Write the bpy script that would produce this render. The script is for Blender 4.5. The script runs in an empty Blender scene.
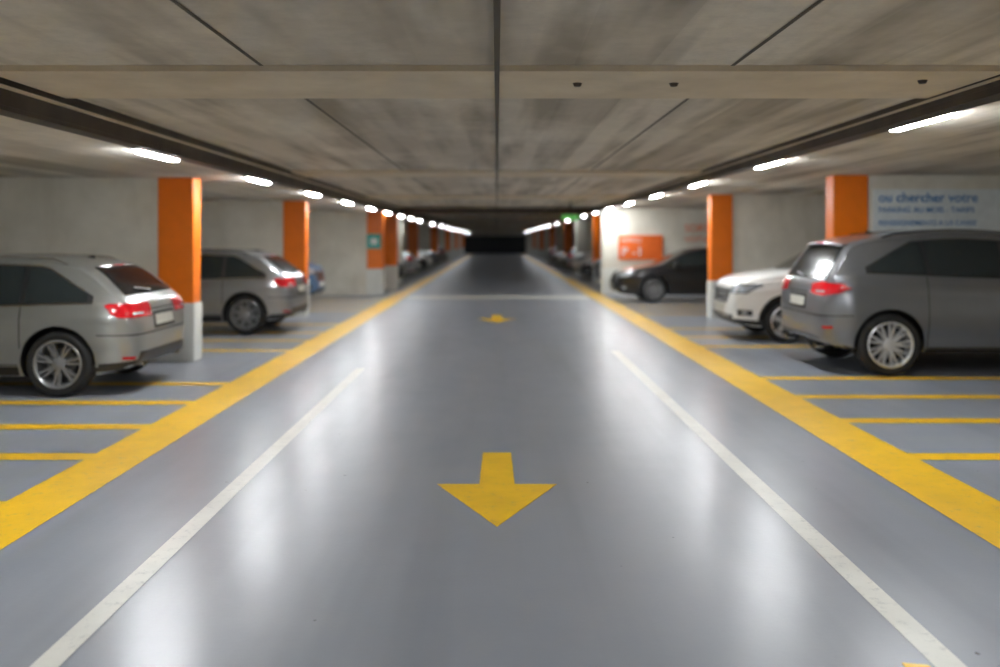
import bpy, bmesh, math, random
import numpy as np
from mathutils import Vector, Matrix
from mathutils.bvhtree import BVHTree
from mathutils.geometry import delaunay_2d_cdt
random.seed(7)
scene = bpy.context.scene
COL = scene.collection

# ------------------------------------------------------------ materials
def new_mat(name):
    m = bpy.data.materials.new(name); m.use_nodes = True
    nt = m.node_tree
    return m, nt, nt.nodes['Principled BSDF']

def simple(name, col, rough=0.5, metal=0.0, coat=0.0, emis=None, es=0.0, var=0.06, vscale=8, spec=0.5):
    m, nt, b = new_mat(name)
    N = nt.nodes; L = nt.links
    tc = N.new('ShaderNodeTexCoord'); no = N.new('ShaderNodeTexNoise')
    no.inputs['Scale'].default_value = vscale; no.inputs['Detail'].default_value = 4
    L.new(tc.outputs['Object'], no.inputs['Vector'])
    r = N.new('ShaderNodeValToRGB')
    r.color_ramp.elements[0].position = 0.3; r.color_ramp.elements[1].position = 0.7
    r.color_ramp.elements[0].color = tuple(c*(1-var) for c in col)+(1,)
    r.color_ramp.elements[1].color = tuple(min(1, c*(1+var)) for c in col)+(1,)
    L.new(no.outputs['Fac'], r.inputs['Fac']); L.new(r.outputs['Color'], b.inputs['Base Color'])
    b.inputs['Roughness'].default_value = rough; b.inputs['Metallic'].default_value = metal
    b.inputs['Specular IOR Level'].default_value = spec
    b.inputs['Coat Weight'].default_value = coat; b.inputs['Coat Roughness'].default_value = 0.05
    if emis:
        b.inputs['Emission Color'].default_value = tuple(emis)+(1,); b.inputs['Emission Strength'].default_value = es
    return m

def mixc(nt, fac, a, b, blend='MIX'):
    n = nt.nodes.new('ShaderNodeMix'); n.data_type = 'RGBA'; n.blend_type = blend
    for sock, v in ((n.inputs[0], fac), (n.inputs[6], a), (n.inputs[7], b)):
        if hasattr(v, 'links'): nt.links.new(v, sock)
        elif isinstance(v, (int, float)): sock.default_value = v
        else: sock.default_value = tuple(v)+(1,)
    return n.outputs[2]

def noise(nt, scale, detail=5, rough=0.6, stretch=(1,1,1), coord='Object'):
    N = nt.nodes
    tc = N.new('ShaderNodeTexCoord'); mp = N.new('ShaderNodeMapping')
    mp.inputs['Scale'].default_value = stretch
    nt.links.new(tc.outputs[coord], mp.inputs['Vector'])
    n = N.new('ShaderNodeTexNoise'); n.inputs['Scale'].default_value = scale
    n.inputs['Detail'].default_value = detail; n.inputs['Roughness'].default_value = rough
    nt.links.new(mp.outputs['Vector'], n.inputs['Vector'])
    return n.outputs['Fac']

def ramp(nt, fac, p0, p1, v0=0.0, v1=1.0):
    n = nt.nodes.new('ShaderNodeMapRange')
    n.inputs['From Min'].default_value = p0; n.inputs['From Max'].default_value = p1
    n.inputs['To Min'].default_value = v0; n.inputs['To Max'].default_value = v1
    nt.links.new(fac, n.inputs['Value'])
    return n.outputs['Result']

def bump(nt, b, h, strength, dist=0.01):
    n = nt.nodes.new('ShaderNodeBump'); n.inputs['Strength'].default_value = strength
    n.inputs['Distance'].default_value = dist
    nt.links.new(h, n.inputs['Height']); nt.links.new(n.outputs['Normal'], b.inputs['Normal'])

# floor : grey-blue sealed epoxy
M_floor, nt, b = new_mat('epoxy_floor')
c = mixc(nt, ramp(nt, noise(nt, 0.30, 2), .3, .7), (.225,.245,.285), (.275,.295,.335))
c = mixc(nt, ramp(nt, noise(nt, 3.0, 3, .5), .3, .7, 0, .25), c, (.32,.335,.365))
c = mixc(nt, ramp(nt, noise(nt, 1.6, 3, .5, (1.6,.08,1)), .50, .80, 0, .5), c, (.14,.155,.18))
c = mixc(nt, ramp(nt, noise(nt, 11, 2, .5), .765, .785, 0, .9), c, (.03,.03,.03))
nt.links.new(c, b.inputs['Base Color'])
# kept inside one smooth band so the gloss varies gently
r1 = ramp(nt, noise(nt, 2.0, 5, .6, (1.5,.6,1)), .3, .7, .281, .325)
nt.links.new(r1, b.inputs['Roughness'])
b.inputs['Specular IOR Level'].default_value = 0.55
bump(nt, b, noise(nt, 35, 5, .65), .14, .004)

def paint(name, col, worn, rough=.38):
    m, nt, b = new_mat(name)
    c = mixc(nt, ramp(nt, noise(nt, 3.0, 5), .3, .7), tuple(x*.85 for x in col), col)
    c = mixc(nt, ramp(nt, noise(nt, 14, 8, .75), .54, .72, 0, worn), c, (.26,.27,.28))
    nt.links.new(c, b.inputs['Base Color'])
    b.inputs['Roughness'].default_value = rough
    bump(nt, b, noise(nt, 50, 5), .12, .003)
    return m
M_yel = paint('yellow_road_paint', (.86,.50,.004), .5)
M_yel2 = paint('yellow_arrow_paint', (.92,.55,.004), .35)
M_wht = paint('white_road_paint', (.68,.67,.61), .6)

# ceiling concrete
M_ceil, nt, b = new_mat('board_marked_concrete')
tc = nt.nodes.new('ShaderNodeTexCoord'); sx = nt.nodes.new('ShaderNodeSeparateXYZ')
nt.links.new(tc.outputs['Object'], sx.inputs[0])
mt = nt.nodes.new('ShaderNodeMath'); mt.operation = 'MULTIPLY'; mt.inputs[1].default_value = 2.25
nt.links.new(sx.outputs['X'], mt.inputs[0])
fl = nt.nodes.new('ShaderNodeMath'); fl.operation = 'FLOOR'; nt.links.new(mt.outputs[0], fl.inputs[0])
wn = nt.nodes.new('ShaderNodeTexWhiteNoise'); wn.noise_dimensions = '1D'; nt.links.new(fl.outputs[0], wn.inputs['W'])
c = mixc(nt, wn.outputs['Value'], (.50,.455,.385), (.74,.69,.60))
c = mixc(nt, ramp(nt, noise(nt, 2.6, 2, .45, (1.6,.11,1)), .46, .66, 0, .70), c, (.24,.21,.165))
c = mixc(nt, ramp(nt, noise(nt, 1.0, 4, .6, (1,.5,1)), .46, .70, 0, .55), c, (.88,.84,.74))
c = mixc(nt, ramp(nt, noise(nt, 9, 7, .75), .42, .7, 0, .3), c, (.36,.33,.28))
nt.links.new(c, b.inputs['Base Color']); b.inputs['Roughness'].default_value = .85
bump(nt, b, noise(nt, 20, 6), .2, .01)

def concrete(name, c1, c2, dirt):
    m, nt, b = new_mat(name)
    c = mixc(nt, ramp(nt, noise(nt, 1.5, 6), .35, .65), c1, c2)
    c = mixc(nt, ramp(nt, noise(nt, 1.8, 5, .6, (1,1,.25)), .5, .75, 0, .45), c, dirt)
    nt.links.new(c, b.inputs['Base Color']); b.inputs['Roughness'].default_value = .75
    bump(nt, b, noise(nt, 25, 6), .15, .008)
    return m
M_wall = concrete('painted_concrete_wall', (.64,.60,.51), (.76,.72,.63), (.48,.44,.36))
M_base = concrete('pillar_base_paint', (.66,.67,.63), (.76,.76,.71), (.42,.42,.40))
M_lip = concrete('beam_concrete', (.62,.54,.41), (.73,.65,.51), (.44,.38,.29))
M_or = paint('orange_pillar_paint', (.88,.19,.003), .10)
M_steel = simple('dark_steel_beam', (.060,.048,.038), .5, .3, var=.35, vscale=3)
M_joint = simple('joint_sealant', (.10,.09,.075), .8)
M_dark = simple('dark_opening', (.008,.009,.012), .6)  # near-black colour stands in for the darkness of the far opening
M_white = simple('white_plastic', (.75,.75,.73), .4)
M_blk = simple('black_plastic', (.014,.014,.015), .45)
M_rub = simple('tyre_rubber', (.010,.010,.010), .75)
M_glass = simple('tinted_car_glass', (.020,.026,.027), .08, spec=.55)
M_glassr = simple('tinted_tailgate_glass', (.010,.012,.013), .15, spec=.05)
M_chrome = simple('chrome_trim', (.7,.7,.7), .15, 1.0)
M_rim = simple('alloy_rim', (.70,.71,.73), .3, .6)
M_rimd = simple('dark_alloy_rim', (.30,.305,.31), .3, .6)
M_red = simple('tail_light_red', (.52,.006,.012), .2, 0, .2)
M_head = simple('headlight_lens', (.50,.54,.58), .10, .35, 1.0)
M_plate = simple('number_plate', (.60,.60,.54), .4)
M_disc = simple('brake_disc', (.2,.2,.2), .4, .9)
def lampmat(name, s):
    m, nt, b = new_mat(name)
    b.inputs['Base Color'].default_value = (.9,.9,.9,1)
    b.inputs['Emission Color'].default_value = (.95,.98,1.0,1); b.inputs['Emission Strength'].default_value = s
    return m
M_lamp = lampmat('led_diffuser', 235)
M_lamp2 = lampmat('led_diffuser_dim', 70)
M_green = simple('exit_sign_green', (.02,.4,.12), .4, emis=(.20,.50,.08), es=.4)
M_blue = simple('blue_print', (.10,.25,.50), .5)
M_board = simple('sign_board_white', (.68,.72,.72), .5)
M_orp = simple('orange_panel', (.80,.14,.015), .5)
M_teal = simple('teal_sign', (.03,.38,.34), .5)

# ------------------------------------------------------------ mesh helpers
def link(o, parent=None):
    COL.objects.link(o)
    if parent: o.parent = parent
    return o

def mesh_obj(name, verts, faces, mats, midx=None, parent=None, smooth=False):
    me = bpy.data.meshes.new(name); me.from_pydata([tuple(v) for v in verts], [], faces)
    for m in (mats if isinstance(mats, (list, tuple)) else [mats]): me.materials.append(m)
    if midx is not None: me.polygons.foreach_set('material_index', midx)
    if smooth: me.polygons.foreach_set('use_smooth', [True]*len(me.polygons))
    me.update()
    return link(bpy.data.objects.new(name, me), parent)

def empty(name, loc=(0,0,0)):
    e = bpy.data.objects.new(name, None); e.location = loc; e.empty_display_size = .2
    COL.objects.link(e); return e

def box(name, x0, x1, y0, y1, z0, z1, mat, parent=None, bevel=0.0):
    v = [(x,y,z) for z in (z0,z1) for y in (y0,y1) for x in (x0,x1)]
    f = [(0,2,3,1),(4,5,7,6),(0,1,5,4),(2,6,7,3),(0,4,6,2),(1,3,7,5)]
    o = mesh_obj(name, v, f, mat, parent=parent)
    if bevel:
        md = o.modifiers.new('bevel', 'BEVEL'); md.width = bevel; md.segments = 2
    return o

def flat(name, pts, mat, z=0.003, parent=None):
    n = len(pts)
    v = [(x,y,0.0) for x,y in pts]+[(x,y,z) for x,y in pts]
    f = [tuple(range(n,2*n))]+[(i,(i+1)%n,n+(i+1)%n,n+i) for i in range(n)]
    return mesh_obj(name, v, f, mat, parent=parent)

def multi_rect(name, rects, mat, z=0.003):
    v=[];f=[]
    for x0,x1,y0,y1 in rects:
        k=len(v)
        v += [(x0,y0,z),(x1,y0,z),(x1,y1,z),(x0,y1,z)]; f.append((k,k+1,k+2,k+3))
    return mesh_obj(name, v, f, mat)

# ------------------------------------------------------------ room shell
Y0, Y1 = -8.0, 106.0
XO = 9.3
ZC = 2.61; ZL = 2.42; ZR = 2.52
box('floor', -XO-.2, XO+.2, Y0-.2, Y1+.2, -.2, 0, M_floor)
box('ceiling', -XO-.2, XO+.2, Y0-.2, Y1+.2, ZC, ZC+.25, M_ceil)
box('ceiling_side_slab_west', -XO, -3.12, Y0, Y1, ZL, ZC, M_ceil)
box('ceiling_side_slab_east', 3.10, XO, Y0, Y1, ZR, ZC, M_ceil)
box('wall_west', -XO-.2, -XO, Y0, Y1, 0, ZC, M_wall)
box('wall_east', XO, XO+.2, Y0, Y1, 0, ZC, M_wall)
box('wall_south', -XO-.2, XO+.2, Y0-.2, Y0, 0, ZC, M_wall)
box('wall_north', -XO-.2, XO+.2, Y1, Y1+.2, 0, ZC, M_wall)
box('far_opening_panel', -4.1, 3.4, Y1-.12, Y1-.04, 0, 2.1, M_dark)  # flat panel, darkness of the far-end opening put into its colour
e = empty('steel_beam')
box('web', -3.12, -3.0, Y0, Y1, ZL, ZC, M_steel, e)
box('flange', -3.14, -3.0, Y0, Y1, ZL-.03, ZL-.001, M_steel, e)
box('conduit', -3.0, -2.98, Y0, Y1, ZL+.10, ZL+.12, M_lip, e)
e = empty('steel_beam')
box('web', 2.98, 3.10, Y0, Y1, ZR, ZC, M_steel, e)
box('flange', 2.98, 3.13, Y0, Y1, ZR-.05, ZR-.001, M_steel, e)
box('conduit', 2.965, 2.98, Y0, Y1, ZR+.03, ZR+.045, M_lip, e)
# transverse ribs
k = 0
for y in (-1.8, 5.2, 13.0, 20.4, 34, 41.4, 48.8, 56, 63.5, 71, 78, 86, 94):
    k += 1
    box('trim_%d' % k, -2.97, 2.96, y, y+1.0, ZC-.035, ZC, M_lip)
box('crossbeam', -2.93, 2.90, 27.0, 27.3, 2.38, ZC-.042, M_steel)
# ceiling joints
v=[];f=[]
for x, w in ((0,.030), (-1.36,.026), (1.36,.026)):
    kk=len(v); z=ZC-.038 if x==0 else ZC-.004
    v += [(x-w/2,Y0,z),(x+w/2,Y0,z),(x+w/2,Y1,z),(x-w/2,Y1,z)]; f.append((kk,kk+3,kk+2,kk+1))
mesh_obj('ceiling_joint', v, f, M_joint)

# ------------------------------------------------------------ floor markings
multi_rect('yellow_lane_line', [(-3.0,-2.56,Y0,100)], M_yel)
multi_rect('yellow_lane_line', [(2.60,3.07,Y0,100)], M_yel)
multi_rect('white_lane_line', [(-1.75,-1.64,Y0,11.2)], M_wht)
multi_rect('white_lane_line', [(1.64,1.76,Y0,13.0)], M_wht)
multi_rect('white_crossing_line', [(-2.5,2.55,24.4,25.8)], M_wht, .002)
def arrow(y_tip, x=0.0):
    pts = [(x,y_tip),(x+.39,y_tip+.87),(x+.115,y_tip+.87),(x+.105,y_tip+1.74),(x-.105,y_tip+1.74),(x-.115,y_tip+.87),(x-.39,y_tip+.87)]
    flat('direction_arrow', pts, M_yel2, .004)
arrow(5.02); arrow(17.4)
flat('yellow_floor_mark', [(1.53,3.40),(1.62,3.38),(1.64,3.2),(1.52,3.2)], M_yel2, .004)
def bays(ys, xa, xb):
    multi_rect('parking_bay_line', [(xa,xb,y-.1,y+.1) for y in ys], M_yel, .0035)
bays([1.6,3.0,4.2,5.4,6.64,7.7,8.83,10.0,13.0,14.3,15.5,17.0,20.4,21.6,23,24.3,28,30.5,33,36,38.5,43,45.5], -XO+.05, -3.0)
bays([1.6,3.0,4.2,5.4,6.64,7.96,9.17,10.4,13.5,14.8,16.2,19.4,20.7,22,24,28,30.5,33,36,38.5,43,45.5], 3.07, XO-.05)

# ------------------------------------------------------------ pillars and partition walls
wn_ = [0]
def partition(side, y, xin, orange=True, t=.3, pw=.47, obase=.77, zc=None):
    s = -1 if side == 'w' else 1
    zc = ZL if side == 'w' else ZR
    a, bb = sorted((s*(xin+pw-.02), s*XO))
    wn_[0] += 1
    box('wall_partition_%d' % wn_[0], a, bb, y+.03, y+t-.01, 0, zc, M_wall)
    e = empty('concrete_pillar', (s*(xin+pw/2), y+t/2, 0))
    h = pw/2
    box('shaft', -h, h, -t/2, t/2, obase, zc, M_or if orange else M_wall, e, .012)
    box('base', -h-.015, h+.015, -t/2-.015, t/2+.015, 0, obase, M_base, e, .012)
    return e
partition('w', 11.8, 3.98); partition('w', 18.8, 4.0)
partition('w', 26.0, 3.29); partition('w', 29.0, 3.22)
for i,y in enumerate((34,41,48,55,62,69,76,83,90,97)): partition('w', y, 3.6, orange=(i%2==1))
partition('e', 12.75, 4.76, pw=.50); partition('e', 18.2, 4.33, pw=.44)
partition('e', 26.6, 3.1, orange=False)
for i,y in enumerate((33.5,41,48,55,62,69,76,83,90,97)): partition('e', y, 3.6, orange=(i%2==0))

# ------------------------------------------------------------ lights
def fixture(x, y, zc, mat):
    e = empty('ceiling_light', (x, y, zc))
    box('housing', -.07, .07, -.50, .50, -.015, 0, M_white, e)
    box('diffuser', -.036, .036, -.44, .44, -.04, -.015, mat, e)
for i in range(32):
    yl = 8.5+3.6*(i-4); yr = 6.85+3.8*(i-3)
    for x,y,z in ((-3.2,yl,ZL),(3.22,yr,ZR)):
        if -7 < y < 104 and (y < 36 or i % 2 == 0): fixture(x, y, z, M_lamp if y < 26 else M_lamp2)

w = bpy.data.worlds.new('World'); scene.world = w; w.use_nodes = True
w.node_tree.nodes['Background'].inputs[0].default_value = (.6,.65,.75,1)
w.node_tree.nodes['Background'].inputs[1].default_value = .05

# ------------------------------------------------------------ signs
def text(body, size, loc, mat, parent, rotz=0, off=.0):
    cu = bpy.data.curves.new('lettering', 'FONT'); cu.body = body; cu.size = size; cu.extrude = .002; cu.offset = off
    cu.materials.append(mat)
    o = bpy.data.objects.new('lettering', cu); o.location = loc; o.rotation_euler = (math.pi/2, 0, rotz)
    return link(o, parent)
e = empty('wall_notice_board', (6.35, 12.77, 2.07))
box('panel', -1.02, 1.35, -.02, 0, -.34, .25, M_board, e)
text('ou chercher votre', .19, (-.95, -.025, .07), M_blue, e, off=.003)
text('PARKING AU MOIS - TARIFS', .11, (-.95, -.025, -.08), M_blue, e, off=.001)
text('RENSEIGNEMENTS A LA CAISSE', .10, (-.95, -.025, -.26), M_blue, e, off=.001)
e = empty('orange_wall_sign', (3.95, 26.62, 1.4))
box('panel', -.36, .95, -.03, 0, -.38, .34, M_orp, e)
text('P -1', .40, (-.28, -.035, -.28), M_board, e)
text('NIVEAU', .17, (-.28, -.035, .14), M_board, e)
text('SORTIE', .3, (1.6, .0, .45), M_orp, e)
text('VOITURES', .22, (1.6, .0, .15), M_orp, e)
e = empty('teal_wall_sign', (-3.55, 25.97, 1.55))
box('panel', -.2, .2, -.02, 0, -.2, .22, M_teal, e)
box('pictogram', -.1, .1, -.03, -.02, -.08, .1, M_board, e)
e = empty('exit_sign', (1.95, 24, 2.2))
box('lightbox', -.22, .22, -.04, .04, -.07, .07, M_green, e)
box('bracket', -.02, .02, -.02, .02, .07, ZC-2.2, M_blk, e)
for nm,x,y in (('smoke_detector',.50,5.6),('smoke_detector',1.10,5.6),('smoke_detector',2.6,5.5)):
    bm = bmesh.new()
    bmesh.ops.create_cone(bm, cap_ends=True, segments=20, radius1=.020, radius2=.030, depth=.02)
    me = bpy.data.meshes.new(nm); bm.to_mesh(me); bm.free(); me.materials.append(M_steel)
    o = bpy.data.objects.new(nm, me); o.location = (x, y, ZC-.035-.01); link(o)

# ------------------------------------------------------------ cars
def pchip(pts):
    X = np.array([p[0] for p in pts], float); Yv = np.array([p[1] for p in pts], float)
    h = np.diff(X); d = np.diff(Yv)/h; n = len(X); m = np.zeros(n)
    m[0] = d[0]; m[-1] = d[-1]
    for i in range(1, n-1):
        if d[i-1]*d[i] > 0:
            w1 = 2*h[i]+h[i-1]; w2 = h[i]+2*h[i-1]
            m[i] = (w1+w2)/(w1/d[i-1]+w2/d[i])
    def f(x):
        x = min(max(x, X[0]), X[-1]); i = min(int(np.searchsorted(X, x, 'right'))-1, n-2); i = max(i, 0)
        t = (x-X[i])/h[i]
        return float((2*t**3-3*t*t+1)*Yv[i]+(t**3-2*t*t+t)*h[i]*m[i]+(-2*t**3+3*t*t)*Yv[i+1]+(t**3-t*t)*h[i]*m[i+1])
    return f

class Build:
    def __init__(s): s.v=[]; s.f=[]; s.m=[]; s.mats=[]
    def mi(s, mat):
        if mat not in s.mats: s.mats.append(mat)
        return s.mats.index(mat)
    def add(s, v, f, mat):
        k=len(s.v); s.v += [tuple(p) for p in v]; i=s.mi(mat)
        for q in f: s.f.append(tuple(k+a for a in q)); s.m.append(i)
    def obj(s, name, parent, smooth=True):
        o = mesh_obj(name, s.v, s.f, s.mats, s.m, parent, smooth)
        o.data.set_sharp_from_angle(angle=math.radians(38))
        return o

def lathe(prof, n=40):
    v=[];f=[];k=len(prof)
    for i in range(n):
        a=2*math.pi*i/n
        for r,y in prof: v.append((r*math.cos(a), y, r*math.sin(a)))
    for i in range(n):
        j=(i+1)%n
        for q in range(k-1): f.append((i*k+q,i*k+q+1,j*k+q+1,j*k+q))
    return v,f

def wheel_mesh(R, rimmat, nsp, wide=.225, double=True):
    B = Build(); h=wide/2; rr=R*.72
    # +y is outward
    v,f = lathe([(rr,-h+.01),(rr+.02,-h),(R-.035,-h),(R-.008,-h+.025),(R,-h+.06),(R,h-.06),(R-.008,h-.025),(R-.035,h),(rr+.02,h),(rr,h-.012)]); B.add(v,f,M_rub)
    v,f = lathe([(rr+.005,h-.005),(rr-.008,h+.002),(rr-.022,h-.012),(rr-.03,h-.06),(rr-.035,-h)]); B.add(v,f,rimmat)
    v,f = lathe([(rr-.02,-.02),(.001,-.02)]); B.add(v,f,M_blk)
    v,f = lathe([(rr*.62,.0),(rr*.60,.012),(.05,.012)]); B.add(v,f,M_disc)
    v,f = lathe([(.075,h-.08),(.07,h-.03),(.045,h-.022),(.001,h-.02)],24); B.add(v,f,rimmat)
    for i in range(nsp):
        a0=2*math.pi*i/nsp+.3
        for off in ((-.14,.14) if double else (0,)):
            a=a0; a2=a0+off
            w0=.018; w1=.016 if double else .026
            p0=Vector((math.cos(a+off*.6)*.05,0,math.sin(a+off*.6)*.05)); p1=Vector((math.cos(a2)*(rr-.012),0,math.sin(a2)*(rr-.012)))
            t=(p1-p0).normalized(); n=Vector((-t.z,0,t.x))
            vs=[]
            for p,wd,yt in ((p0,w0,h-.03),(p0.lerp(p1,.5),(w0+w1)/2,h-.022),(p1,w1,h-.012)):
                for s_,yy in ((-1,yt-.03),(-.6,yt),(.6,yt),(1,yt-.03)):
                    q=p+n*wd*s_; vs.append((q.x,yy,q.z))
            fs=[]
            for q in range(2):
                for r in range(3): fs.append((q*4+r,q*4+r+1,q*4+4+r+1,q*4+4+r))
            B.add(vs,fs,rimmat)
    return B

def make_car(name, P, paintm, loc, rot):
    Lc,W = P['L'],P['W']/2
    top=pchip(P['top']); belt=pchip(P['belt']); bot=pchip(P['bot']); wf=pchip(P['plan'])
    zm=P.get('zm',.62); tum=P.get('tum',.36)
    root = empty(name, (loc[0],loc[1],0)); root.rotation_euler=(0,0,rot)
    def crown(x): return min(.085, (top(x)-bot(x))*.28)
    def section(x):
        zt,zb=top(x),bot(x); w=W*wf(x); c=crown(x); ze=zt-c; zbe=min(belt(x), ze-.01)
        if zbe<zb+.02: zbe=zb+(ze-zb)*.9
        fz=lambda z:1-.07*max(0,(zm-z)/.4)**2-.055*max(0,(z-zm)/.4)**2+.016*math.exp(-((z-zbe+.13)/.035)**2)-.014*math.exp(-((z-.46)/.07)**2)
        pts=[(0,zb),(w*.45,zb),(w*.80,zb),(w*(fz(zb)-.045),zb),(w*(fz(zb)-.015),zb+.008)]
        for i in range(1,21):
            z=zb+(zbe-zb)*i/20; y=w*fz(z)
            pts.append((y,z))
        yb=pts[-1][0]
        n2=10
        for i in range(1,n2+1):
            t=i/n2; z=zbe+(ze-zbe)*t; dz=z-zbe
            pts.append((yb-tum*dz-.10*dz*dz-min(.012,dz),z))
        ye=pts[-1][0]
        for i in range(1,13):
            a=math.pi/2*i/12; ex=2/2.6
            pts.append((ye*max(0,math.cos(a))**ex, ze+c*math.sin(a)**ex))
        pts[-1]=(0,zt)
        return pts
    NS=150; verts=[];faces=[]
    xs=[Lc*(.5-.5*math.cos(math.pi*i/NS)) for i in range(NS+1)]
    for x in xs:
        h=section(x); ring=h+[(-y,z) for y,z in reversed(h[1:-1])]
        nr=len(ring); verts+=[(x,y,z) for y,z in ring]
    for i in range(NS):
        for j in range(nr):
            a=i*nr+j;b2=i*nr+(j+1)%nr
            faces.append((a,a+nr,b2+nr,b2))
    faces.append(tuple(range(nr))); faces.append(tuple(NS*nr+j for j in reversed(range(nr))))
    bvh=BVHTree.FromPolygons(verts,faces)
    body=mesh_obj('body',verts,faces,[paintm,M_blk],parent=root)
    bm=bmesh.new(); bm.from_mesh(body.data); bmesh.ops.recalc_face_normals(bm,faces=bm.faces); bm.to_mesh(body.data); bm.free()
    # wheel arches
    R=P['R']; wx=(P['wr'],P['wr']+P['wb']); rc=R+.045
    cb=bmesh.new()
    for x in wx:
        for s in (-1,1):
            bmesh.ops.create_cone(cb,cap_ends=True,segments=56,radius1=rc,radius2=rc,depth=.7,
              matrix=Matrix.Translation((x,s*(W-.34+.35),R+.01))@Matrix.Rotation(math.pi/2,4,'X'))
    cm=bpy.data.meshes.new('c'); cb.to_mesh(cm); cb.free(); co=bpy.data.objects.new('c',cm); link(co,root)
    md=body.modifiers.new('b','BOOLEAN'); md.object=co; md.operation='DIFFERENCE'; md.solver='EXACT'
    dg=bpy.context.evaluated_depsgraph_get()
    nm=bpy.data.meshes.new_from_object(body.evaluated_get(dg)); body.modifiers.clear(); body.data=nm
    bpy.data.objects.remove(co)
    while len(nm.materials)<2: nm.materials.append(M_blk)
    nm.materials[0]=paintm; nm.materials[1]=M_blk
    for p in nm.polygons:
        p.use_smooth=True; c=p.center; p.material_index=0
        for x in wx:
            ds=[math.hypot(nm.vertices[i].co.x-x,nm.vertices[i].co.z-R-.01) for i in p.vertices]
            if max(ds)<rc+.004 and abs(c.y)<W*1.02: p.material_index=1
        if abs(p.normal.z)>.9 and c.z<.4: p.material_index=1
    nm.set_sharp_from_angle(angle=math.radians(32))

    DIR={'R':(Vector((0,3,0)),Vector((0,-1,0)),Vector((1,0,0))),
         'L':(Vector((0,-3,0)),Vector((0,1,0)),Vector((1,0,0))),
         'B':(Vector((-3,0,0)),Vector((1,0,0)),Vector((0,1,0))),
         'F':(Vector((9,0,0)),Vector((-1,0,0)),Vector((0,1,0)))}
    for s,k in ((1,'p'),(-1,'n')):
        d=Vector((1,-s,0)).normalized(); c=Vector((.1,s*W*.93,0))-d*3
        DIR['B'+k]=(c,d,Vector((1,s,0)).normalized())     # u + = forward/side
        d=Vector((-1,-s,0)).normalized(); c=Vector((Lc-.15,s*W*.9,0))-d*3
        DIR['F'+k]=(c,d,Vector((-1,s,0)).normalized())    # u + = toward side
    def cast(md_,u,z,off):
        c,d,U=DIR[md_]; o=c+U*u+Vector((0,0,z))
        l,n,i,_=bvh.ray_cast(o,d)
        if l is None:
            l,n,i,_=bvh.find_nearest(o+d*3)
        if n.dot(d)>0: n=-n
        return l+n*off
    G={'windows':Build(),'lights':Build(),'trim':Build()}
    def panel(g,md_,outline,mat,off=.004,step=.05):
        pts=[];n=len(outline)
        for i in range(n):
            a=Vector(outline[i]);b_=Vector(outline[(i+1)%n]); k=max(1,int((b_-a).length/step))
            for q in range(k): pts.append(a.lerp(b_,q/k))
        m=len(pts); edges=[(i,(i+1)%m) for i in range(m)]
        x0=min(p.x for p in pts);x1=max(p.x for p in pts);z0=min(p.y for p in pts);z1=max(p.y for p in pts)
        x=x0+step*.5
        while x<x1:
            z=z0+step*.5
            while z<z1: pts.append(Vector((x,z))); z+=step
            x+=step
        ov,oe,of,*_=delaunay_2d_cdt(pts,edges,[],1,1e-5)
        G[g].add([cast(md_,p.x,p.y,off) for p in ov],[tuple(q) for q in of],mat)
    def strip(g,md_,path,wd,mat,off=.005,step=.03):
        pts=[]
        for i in range(len(path)-1):
            a=Vector(path[i]);b_=Vector(path[i+1]);k=max(1,int((b_-a).length/step))
            for q in range(k): pts.append(a.lerp(b_,q/k))
        pts.append(Vector(path[-1])); v=[]
        for i,p in enumerate(pts):
            t=(pts[min(i+1,len(pts)-1)]-pts[max(i-1,0)]).normalized(); n=Vector((-t.y,t.x))*wd/2
            for s in (-1,0,1): v.append(cast(md_,p.x+n.x*s,p.y+n.y*s,off))
        f=[]
        for i in range(len(pts)-1):
            for s in (0,1): f.append((i*3+s,i*3+s+1,i*3+s+4,i*3+s+3))
        G[g].add(v,f,mat)
    # side glazing
    xa,xb=P['dlo']; rs=P.get('rs',1.6); tg=P.get('topgap',.0)
    lo=lambda x:belt(x)+.025
    up=lambda x:max(lo(x)+.004,min(top(x)-crown(x)-.015-tg, lo(x)+.05+(x-xa)*rs))
    def win(x0,x1,shr):
        n=max(3,int((x1-x0)/.06)); A=[(x0+(x1-x0)*i/n) for i in range(n+1)]
        return [(x,lo(x)+shr) for x in A]+[(x,max(lo(x)+shr+.003,up(x)-shr)) for x in reversed(A)]
    for s in ('R','L'):
        panel('windows',s,win(xa,xb,-.012),M_blk,.003)
        cuts=[xa+.03]+P['pillars']+[xb-.04]
        for i in range(len(cuts)-1):
            panel('windows',s,win(cuts[i]+.028,cuts[i+1]-.028,.006),M_glass,.007)
        if P.get('chrome'):
            strip('trim',s,[(xa+(xb-xa)*i/30,up(xa+(xb-xa)*i/30)+.008) for i in range(1,31)],.014,M_chrome,.009)
            strip('trim',s,[(xa+(xb-xa)*i/30,lo(xa+(xb-xa)*i/30)-.012) for i in range(31)],.016,M_chrome,.009)
        # door seams
        dr=P['doors']
        for x in dr: strip('trim',s,[(x,.33),(x,belt(x)-.0)],.011,M_blk,.003)
        strip('trim',s,[(dr[0],.33),(dr[-1],.33)],.011,M_blk,.003)
        for i in range(len(dr)-1):
            hx=dr[i]+.12; strip('trim',s,[(hx,belt(hx)-.10),(hx+.2,belt(hx)-.105)],.03,P.get('handle',paintm),.028)
        strip('trim',s,[(wx[0]+rc+.02,.27),(wx[1]-rc-.02,.27)],.09,M_blk,.008)
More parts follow.
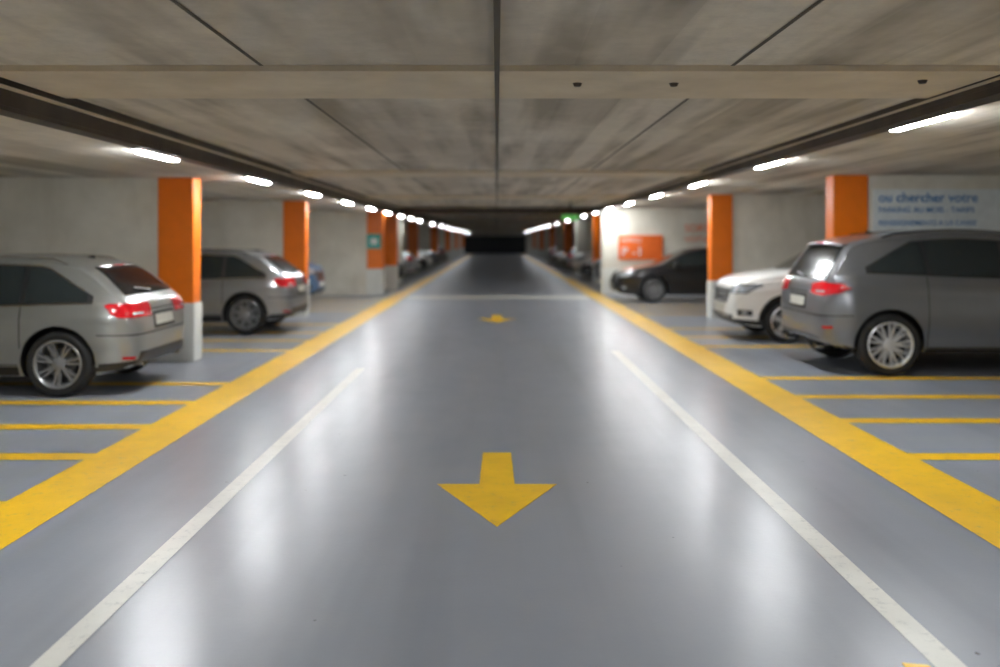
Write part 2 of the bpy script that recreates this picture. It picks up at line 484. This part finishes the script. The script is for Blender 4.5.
        if P.get('archtrim'):
            for x in wx:
                strip('trim',s,[(x+(rc+.02)*math.cos(a),R+.01+(rc+.02)*math.sin(a)) for a in np.linspace(-.15,math.pi+.15,30)],.045,M_blk,.008)
        else:
            for x in wx:
                strip('trim',s,[(x+(rc+.010)*math.cos(a),R+.01+(rc+.010)*math.sin(a)) for a in np.linspace(-.1,math.pi+.1,30)],.028,paintm,.014)
    # rear window + front windscreen
    zb0,zt0=P['rwin']; hb,ht=P['rwinw']
    panel('windows','B',[(-hb,zb0),(hb,zb0),(ht,zt0),(-ht,zt0)],M_glassr,.006)
    zb1,zt1=P['fwin']; hb,ht=P['fwinw']
    panel('windows','F',[(-hb,zb1),(-hb*.5,zb1-.03),(0,zb1-.04),(hb*.5,zb1-.03),(hb,zb1),(ht,zt1),(-ht,zt1)],M_glass,.006)
    # tail lights on corners
    tl=P['tail']
    for k_ in ('Bp','Bn'):
        panel('lights',k_,tl,M_red,.010,.03)
        z_=P.get('tlw',(tl[0][1]+tl[2][1])/2)
        strip('lights',k_,[(-.26,z_-.015),(-.10,z_-.012)],.020,M_head,.013)
    zp=P['plate']
    panel('trim','B',[(-.30,zp-.09),(.30,zp-.09),(.30,zp+.09),(-.30,zp+.09)],M_blk,.004)
    panel('trim','B',[(-.26,zp-.055),(.26,zp-.055),(.26,zp+.055),(-.26,zp+.055)],M_plate,.012)
    strip('trim','B',[(-.34,zp+.12),(.34,zp+.12)],.016,M_blk,.010)
    strip('trim','B',[(-W*.86,P['bumpz']),(W*.86,P['bumpz'])],.014,M_blk,.004)
    panel('trim','B',[(-W*.78,.30),(W*.78,.30),(W*.70,.44),(-W*.70,.44)],M_blk,.006)
    for s in ('R','L'): strip('trim',s,[(.02,P['bumpz']),(wx[0]-rc-.01,P['bumpz']+.01)],.011,M_blk,.003)
    for k_ in ('Bp','Bn'):
        z_=P.get('reflz',.47); strip('lights',k_,[(-.14,z_),(.00,z_+.01)],.03,M_red,.008)
        strip('trim',k_,[(-.30,.33),(.28,.29)],.08,M_blk,.006)
    for s in (-1,1):
        v,f=lathe([(.045,-.06),(.045,.05),(.036,.05),(.036,-.05),(.001,-.05)],18)
        B_=[(P.get('exx',.03)-p[1]+.05,s*W*.55+p[0],.31+p[2]*.8) for p in v]
        G['trim'].add(B_,f,M_chrome)
    # front: headlights, grille, intake, plate
    for k_ in ('Fp','Fn'):
        panel('lights',k_,P['hl'],M_head,.010,.03)
        strip('lights',k_,P['hl']+[P['hl'][0]],.018,M_blk,.012)
        q=P['fog']; panel('lights',k_,[(-.12,q-.05),(.10,q-.05),(.10,q+.04),(-.12,q+.05)],M_blk,.008,.03)
        panel('lights',k_,[(-.05,q-.03),(.03,q-.03),(.03,q+.03),(-.05,q+.03)],M_head,.013,.02)
        strip('trim',k_,[(-.30,.33),(.28,.29)],.08,M_blk,.006)
    gz0,gz1,gw=P['grille']
    panel('trim','F',[(-gw*.8,gz0),(gw*.8,gz0),(gw,gz1),(-gw,gz1)],M_blk,.006)
    for i in range(3):
        z_=gz0+(gz1-gz0)*(i+.5)/3; strip('trim','F',[(-gw*.8,z_),(gw*.8,z_)],.014,M_chrome,.014)
    panel('trim','F',[(-.55,.27),(.55,.27),(.62,.42),(-.62,.42)],M_blk,.006)
    panel('trim','F',[(-.26,gz0-.13),(.26,gz0-.13),(.26,gz0-.03),(-.26,gz0-.03)],M_plate,.014)
    # spoiler
    if P.get('spoiler'):
        xs_,zs_,ln=P['spoiler']; hw=P['rwinw'][1]+.04
        sec=[(xs_+.10,zs_+.012),(xs_-ln,zs_-.035),(xs_-ln-.01,zs_-.055),(xs_-ln+.05,zs_-.07),(xs_+.12,zs_-.08)]
        v=[];n=len(sec);ys=[-hw,-hw*.7,0,hw*.7,hw]
        for y in ys:
            for x,z in sec: v.append((x+.04*(y/hw)**2,y,z-.035*(y/hw)**2))
        f=[(i*n+j,i*n+(j+1)%n,(i+1)*n+(j+1)%n,(i+1)*n+j) for i in range(len(ys)-1) for j in range(n)]
        f+=[tuple(range(n)),tuple(reversed(range((len(ys)-1)*n,len(ys)*n)))]
        G['trim'].add(v,f,paintm)
        G['lights'].add([(xs_-ln-.012,-.15,zs_-.05),(xs_-ln-.012,.15,zs_-.05),(xs_-ln-.008,.15,zs_-.037),(xs_-ln-.008,-.15,zs_-.037)],[(0,1,2,3)],M_red)
    # roof rails
    if P.get('rails'):
        r0,r1=P['rails']
        for s in (-1,1):
            v=[];f=[];n=24
            for i in range(n+1):
                x=r0+(r1-r0)*i/n; lift=.035*min(1,min(i,n-i)/2.0)
                sc=section(x); ye=[p for p in sc][-12][0]
                cz=top(x)-crown(x)*.55+lift
                for q in range(6):
                    a=q*math.pi/3; v.append((x,s*(ye-.035)+.014*math.cos(a),cz+.012*math.sin(a)))
            for i in range(n):
                for q in range(6): f.append((i*6+q,i*6+(q+1)%6,(i+1)*6+(q+1)%6,(i+1)*6+q))
            G['trim'].add(v,f,P['railm'])
    # mirrors
    mx=xb-.28
    for s in (-1,1):
        bm=bmesh.new(); bmesh.ops.create_icosphere(bm,subdivisions=3,radius=1)
        zc_=belt(mx)+.07; yc=s*(W*.93+.09)
        vs=[(mx+v_.co.x*.09*(1 if v_.co.x>0 else .45),yc+v_.co.y*.115,zc_+v_.co.z*.075) for v_ in bm.verts]
        fs=[tuple(v_.index for v_ in f_.verts) for f_ in bm.faces]; bm.free()
        G['trim'].add(vs,fs,paintm)
        y0_=s*W*.86;y1_=yc
        vs=[(mx+a,y,zc_-.05+b_) for y in (y0_,y1_) for a,b_ in ((-.02,-.02),(.03,-.02),(.03,.02),(-.02,.02))]
        G['trim'].add(vs,[(0,1,5,4),(1,2,6,5),(2,3,7,6),(3,0,4,7)],M_blk)
    # antenna fin, wiper
    ax=P['dlo'][0]+.35
    G['trim'].add([(ax,-.02,top(ax)-.01),(ax,.02,top(ax)-.01),(ax+.16,.0,top(ax)-.01),(ax+.01,0,top(ax)+.045)],[(0,1,3),(1,2,3),(2,0,3)],M_blk)
    strip('trim','B',[(0,P['rwin'][0]+.02),(.34,P['rwin'][0]+.06)],.018,M_blk,.016)
    for g,B_ in G.items(): B_.obj(g,root)
    # wheels
    WB=wheel_mesh(R,P['rim'],P['nsp'],P.get('tw',.225),P.get('dbl',True))
    i=0; wm=None
    for x in wx:
        for s in (-1,1):
            i+=1
            if wm is None: o=WB.obj('wheel_%d'%i,root); wm=o.data
            else: o=bpy.data.objects.new('wheel_%d'%i,wm); link(o,root)
            o.location=(x,s*(W-.125),R)
            if s<0: o.rotation_euler=(0,0,math.pi)
    return root

def dup_car(src, name, loc, rot):
    r=empty(name,(loc[0],loc[1],0)); r.rotation_euler=(0,0,rot)
    for ch in src.children:
        o=bpy.data.objects.new(ch.name.split('.')[0],ch.data); o.location=ch.location; o.rotation_euler=ch.rotation_euler; link(o,r)
    return r

def paintcar(name,col,metal=.75,rough=.29):
    return simple(name,col,rough,metal,.7,var=.02)
PC_silver=paintcar('silver_metallic_paint',(.40,.415,.40))
PC_grey=paintcar('graphite_metallic_paint',(.25,.26,.28))
PC_grey2=paintcar('grey_metallic_paint',(.32,.33,.34))
PC_white=paintcar('white_paint',(.80,.80,.77),0,.35)
PC_black=paintcar('black_paint',(.008,.008,.010),.2)
PC_blue=paintcar('blue_paint',(.10,.20,.36),.4)

WAGON=dict(L=4.75,W=1.82,R=.338,wr=.76,wb=2.82,
  top=[(0,.66),(.025,.84),(.07,.95),(.12,1.00),(.26,1.12),(.50,1.30),(.66,1.375),(1.1,1.425),(1.9,1.445),(2.65,1.39),(3.1,1.19),(3.50,1.00),(3.85,.94),(4.35,.85),(4.62,.73),(4.75,.56)],
  belt=[(0,.91),(.4,.935),(1.5,.91),(3.5,.875),(4.75,.8)],
  bot=[(0,.42),(.04,.32),(.2,.25),(.5,.20),(4.1,.19),(4.6,.22),(4.75,.34)],
  plan=[(0,.62),(.02,.73),(.07,.85),(.18,.94),(.40,.985),(1.1,1),(3.4,1),(4.15,.965),(4.5,.86),(4.68,.72),(4.75,.55)],
  dlo=(.42,3.32),rs=.60,pillars=[1.14,2.12],doors=[1.14,2.12,3.12],chrome=True,
  rwin=(1.02,1.31),rwinw=(.66,.54),fwin=(1.03,1.34),fwinw=(.68,.56),
  tail=[(-.42,.79),(.05,.80),(.10,.84),(.15,.93),(.08,.945),(-.40,.94)],tlw=.85,plate=.74,bumpz=.62,reflz=.38,
  hl=[(-.34,.62),(.10,.66),(.30,.78),(-.10,.74),(-.32,.70)],fog=.38,grille=(.50,.70,.42),
  spoiler=(.64,1.37,.12),rails=(.75,2.6),railm=M_chrome,rim=M_rim,nsp=8,dbl=True)
SUV=dict(L=4.82,W=1.94,R=.37,wr=.77,wb=2.9,
  top=[(0,.80),(.03,1.00),(.08,1.12),(.14,1.20),(.26,1.39),(.37,1.545),(.48,1.61),(1.0,1.69),(1.7,1.735),(2.4,1.69),(3.05,1.45),(3.55,1.19),(4.0,1.12),(4.45,1.0),(4.71,.86),(4.82,.64)],
  belt=[(0,1.10),(.4,1.19),(1.5,1.15),(3.6,1.07),(4.82,.9)],
  bot=[(0,.52),(.04,.40),(.2,.33),(.5,.27),(4.2,.26),(4.7,.30),(4.82,.42)],
  plan=[(0,.62),(.02,.74),(.07,.85),(.18,.94),(.40,.99),(.9,1),(3.5,1),(4.2,.965),(4.6,.87),(4.76,.74),(4.82,.58)],
  zm=.72,tum=.50,dlo=(.52,3.36),rs=.55,topgap=.03,pillars=[1.26,2.2],doors=[1.22,2.2,3.2],chrome=False,
  rwin=(1.12,1.56),rwinw=(.74,.58),fwin=(1.22,1.60),fwinw=(.72,.58),
  tail=[(-.38,.95),(-.13,.935),(.06,.97),(.19,1.03),(.09,1.08),(-.18,1.10),(-.38,1.07)],tlw=1.0,plate=.84,bumpz=.70,reflz=.56,
  hl=[(-.34,.74),(.10,.76),(.28,.92),(-.10,.92),(-.32,.84)],fog=.46,grille=(.58,.80,.42),
  spoiler=(.47,1.615,.18),rails=(.8,2.5),railm=M_blk,rim=M_rim,nsp=9,dbl=True,tw=.25,exx=.03,archtrim=False)
COMPACT=dict(L=4.15,W=1.77,R=.33,wr=.74,wb=2.60,
  top=[(0,.72),(.03,.92),(.08,1.05),(.15,1.13),(.28,1.32),(.42,1.48),(.55,1.53),(1.1,1.585),(1.8,1.60),(2.35,1.54),(2.8,1.30),(3.12,1.14),(3.5,1.09),(3.88,1.02),(4.07,.90),(4.15,.62)],
  belt=[(0,1.03),(.4,1.08),(1.4,1.02),(3.0,.98),(4.15,.90)],
  bot=[(0,.45),(.04,.34),(.2,.28),(.6,.22),(3.6,.22),(4.0,.26),(4.15,.38)],
  plan=[(0,.72),(.02,.82),(.07,.90),(.18,.955),(.4,.985),(1.0,1),(3.0,1),(3.6,.965),(3.93,.88),(4.09,.76),(4.15,.60)],
  zm=.66,dlo=(.5,2.98),rs=.9,pillars=[1.05,1.9],doors=[1.06,1.92,2.8],archtrim=True,
  rwin=(1.14,1.45),rwinw=(.62,.50),fwin=(1.16,1.50),fwinw=(.66,.54),
  tail=[(-.22,.88),(.14,.90),(.18,1.04),(-.12,1.03)],plate=.80,bumpz=.62,
  hl=[(-.26,.76),(.04,.77),(.24,.90),(-.10,.90),(-.26,.86)],fog=.46,grille=(.60,.82,.50),
  spoiler=(.5,1.53,.12),rails=(.7,2.3),railm=M_blk,rim=M_rim,nsp=5,dbl=True)
SEDAN=dict(WAGON); SEDAN.update(L=4.55,W=1.82,R=.33,wr=.9,wb=2.7,
  top=[(0,.74),(.03,.90),(.1,.99),(.25,1.04),(.55,1.08),(1.0,1.28),(1.4,1.39),(2.0,1.42),(2.6,1.36),(3.1,1.14),(3.42,.99),(3.8,.93),(4.2,.84),(4.44,.72),(4.55,.54)],
  plan=[(0,.70),(.02,.80),(.07,.88),(.18,.945),(.45,.985),(1.2,1),(3.2,1),(3.9,.965),(4.3,.86),(4.48,.72),(4.55,.55)],
  belt=[(0,.93),(.4,.97),(1.5,.94),(3.4,.90),(4.55,.8)],bot=[(0,.42),(.04,.32),(.2,.25),(.6,.20),(3.9,.19),(4.4,.22),(4.55,.34)],
  dlo=(.85,3.3),rs=.8,pillars=[1.2,2.1],doors=[1.25,2.15,3.1],rwin=(1.10,1.32),rwinw=(.62,.52),fwin=(1.02,1.32),fwinw=(.68,.56),
  spoiler=None,rails=None,chrome=False,rim=M_rimd)
PI=math.pi
car1=make_car('silver_station_wagon',dict(WAGON,rim=M_rimd,nsp=7),PC_silver,(-3.70,10.02),PI)
suv=make_car('grey_suv',SUV,PC_grey,(3.84,11.50),0)
cmp=make_car('white_compact_suv',COMPACT,PC_white,(7.84,14.85),PI)
car2=make_car('grey_station_wagon',dict(WAGON,rails=(.75,2.6),railm=M_blk,rim=M_rimd),PC_grey2,(-3.50,16.1),PI)
sed=make_car('black_sedan',SEDAN,PC_black,(7.60,23.85),PI)
blu=make_car('blue_compact_car',dict(COMPACT,archtrim=False,rails=None),PC_blue,(-8.50,22.3),0)
src=[sed,car2,cmp,car1,suv]; nms=['black_sedan','grey_station_wagon','white_compact_suv','silver_station_wagon','grey_suv']
Ls=[4.55,4.75,4.15,4.75,4.82]
for side,ys,seq in ((-1,(32.0,36.0,38.9,43.0,45.9,50.2,53.0,57.3,60.1),(0,1,3,0,2,4,0,1,3)),
                    (1,(30.6,35.6,38.6,43.0,46.0,50.2,53.0,57.3,60.1),(4,0,2,1,0,3,0,1,4))):
    for y,q in zip(ys,seq):
        xf=3.3; nose_in=(q in (1,))
        if side<0:
            if nose_in: dup_car(src[q],nms[q],(-xf,y),PI)
            else: dup_car(src[q],nms[q],(-xf-Ls[q],y),0)
        else:
            if nose_in: dup_car(src[q],nms[q],(xf,y),0)
            else: dup_car(src[q],nms[q],(xf+Ls[q],y),PI)

# ------------------------------------------------------------ camera
cam=bpy.data.cameras.new('camera'); co=bpy.data.objects.new('camera',cam); link(co)
co.location=(0,0,1.6); co.rotation_euler=(PI/2,0,0)
cam.sensor_width=36; cam.lens=32.4; cam.shift_x=.003; cam.shift_y=-.0935
cam.clip_end=300
cam.dof.use_dof=True; cam.dof.focus_distance=4.7; cam.dof.aperture_fstop=.92
scene.camera=co
scene.view_settings.view_transform='Standard'
